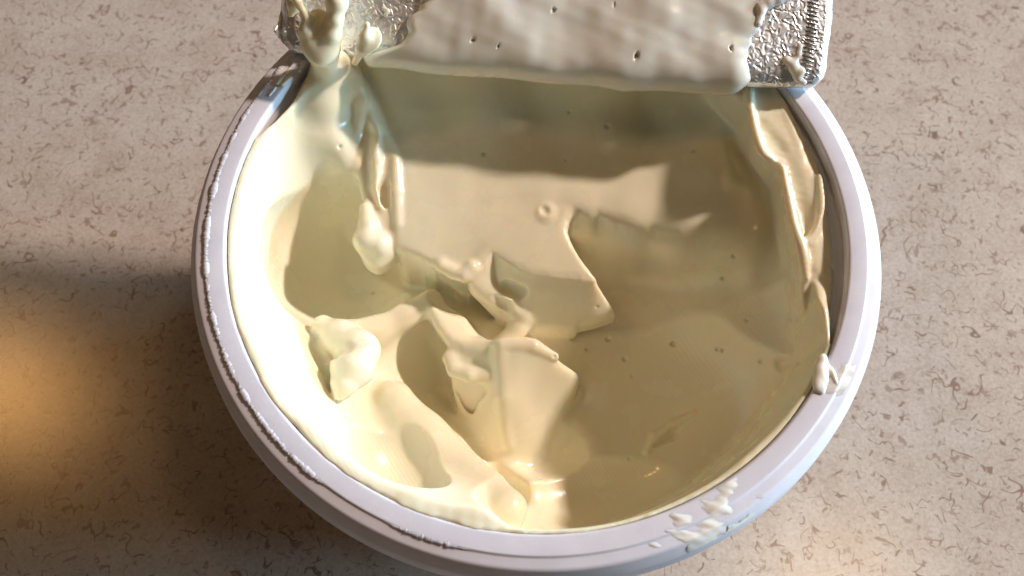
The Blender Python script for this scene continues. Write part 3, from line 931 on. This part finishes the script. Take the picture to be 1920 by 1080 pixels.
def film(label, pa_, pb_, r0, r1, seed, amp, bias, group):
    """thin uneven film smeared on the rim: only the patches that stand above the plastic are kept"""
    q0, q1 = P(*pa_, 0), P(*pb_, 0)
    ta, tb = math.atan2(q0[1], q0[0]), math.atan2(q1[1], q1[0])
    na, nr = int(abs(tb-ta)*47/0.085), int((r1-r0)/0.085)
    A_, R_ = np.meshgrid(np.linspace(ta, tb, na), np.linspace(r0, r1, nr), indexing='ij')
    e_ = np.clip(np.minimum(np.linspace(0, 1, na), np.linspace(1, 0, na))/0.3, 0, 1)[:, None]
    e_ = e_*np.ones_like(R_)
    # drag marks run slantwise over the rim
    uu, vv = (A_*47)*0.8+R_*0.6, R_*0.8-(A_*47)*0.6
    n1 = fbm2(uu*0.7, vv*2.0, seed, 3, 1.0, 0.55)
    n2 = fbm2(uu, vv, seed+1, 3, 0.45)
    h_ = amp*(n1*0.8+n2*0.8+bias-2.2*(1-e_))
    h_ = np.where(h_ > 0, 0.30*np.tanh(h_/0.30), h_)
    pts = np.stack([R_*np.cos(A_), R_*np.sin(A_), np.interp(R_, [44.9, 45.2, 47.4, 47.8, 49.2, 49.9, 50.5, 51], [-.25, 0.0, 0.04, -.18, -.40, -1.3, -2.5, -4])+wobf(A_)+h_], -1)
    fc = grid_faces(na, nr)
    keep = h_.reshape(-1)[fc].max(1) > -0.02
    me_ = mesh_np('cheese_smear', pts.reshape(-1, 3)*U, fc[keep])
    import bmesh
    bm = bmesh.new(); bm.from_mesh(me_)
    loose = [v_ for v_ in bm.verts if not v_.link_faces]
    bmesh.ops.delete(bm, geom=loose, context='VERTS')
    bm.to_mesh(me_); bm.free()
    o_ = link('cheese_smear', me_, M_SMEAR)
    o_['kind'] = 'stuff'
    tag(o_, label, 'cheese smear', group)


def rim_pt(px, py, up=0.0):
    q = P(px, py, 0)
    r_ = float(np.hypot(q[0], q[1])); th = math.atan2(q[1], q[0])
    z_ = np.interp(r_, [44.9, 45.2, 47.4, 47.8, 49.2, 49.9, 50.5], [-.25, 0.0, 0.03, -.20, -.42, -1.35, -2.6])+float(wobf(th))
    return np.array([q[0], q[1], z_+up])


film('broken smear of cream cheese across the front right of the tub rim', (1215, 1020), (1420, 915), 45.1, 50.4, 31, 0.12, 0.05, 'cheese smears on the rim and foil')
def rim_stroke(pts, r, up=0.0):
    cp = catmull([tuple(rim_pt(x_, y_, up)) for x_, y_ in pts], 12, False)
    n_ = len(cp)
    return [(q, r*(0.45+0.55*math.sin(math.pi*min(1, (i+.7)/n_)))*(1+0.12*math.sin(i*0.7))) for i, q in enumerate(cp)]


smear('white fin of cream cheese curled over the inner edge of the right rim',
      [rim_stroke([(1544, 668), (1538, 696), (1531, 730)], 0.7, 0.2), rim_stroke([(1546, 690), (1544, 712), (1540, 736)], 0.5, 0.05), rim_stroke([(1545, 676), (1560, 698), (1570, 724)], 0.3, 0.02)], 0.09, 'cheese smears on the rim and foil', 1.3, 0.5)
film('thin white smear of cream cheese on the right rim beside a curled fin', (1576, 752), (1592, 664), 45.1, 48.6, 44, 0.11, 0.35, 'cheese smears on the rim and foil')
smear('thin dab of cream cheese on the back left rim beside the foil',
      [stroke([(520, 158), (536, 138), (552, 122)], 0.1, 0.3), stroke([(530, 160), (545, 146)], 0.1, 0.35), stroke([(552, 122), (570, 118), (562, 132)], 0.05, 0.35), stroke([(505, 180), (516, 166)], 0.0, 0.25)], 0.10, 'cheese smears on the rim and foil')


def on_foil(px, py, up=0.1):
    u_, t_ = foil_uv(px, py)
    p_, n_ = foil_pt(np.array([u_]), np.array([t_]))
    return p_[0]+n_[0]*up


def fs_stroke(pts, r, up=0.15):
    return [(on_foil(x_, y_, up), r) for x_, y_ in pts]


smear('white smear of cream cheese near the right end of the foil lid',
      [fs_stroke([(1476, 112), (1490, 124), (1502, 132), (1514, 142)], 0.75, -0.1), fs_stroke([(1488, 130), (1496, 146), (1506, 154)], 0.65, -0.1), fs_stroke([(1500, 84), (1498, 100), (1488, 118)], 0.5, -0.1)], 0.10, 'cheese smears on the rim and foil', 1.3, 0.8)
smear('lump of cream cheese at the top end of the coating beside the right foil', [fs_stroke([(1424, 14), (1440, 6), (1458, 0), (1476, -8)], 0.9, 0.1), fs_stroke([(1420, 44), (1426, 24)], 0.7)], 0.12, 'cheese smears on the rim and foil', 1.0, 0.8)
smear('small white dab of cream cheese on the left silver patch of the foil', [fs_stroke([(720, 16), (727, 22), (724, 28)], 0.35)], 0.10, 'cheese smears on the rim and foil')
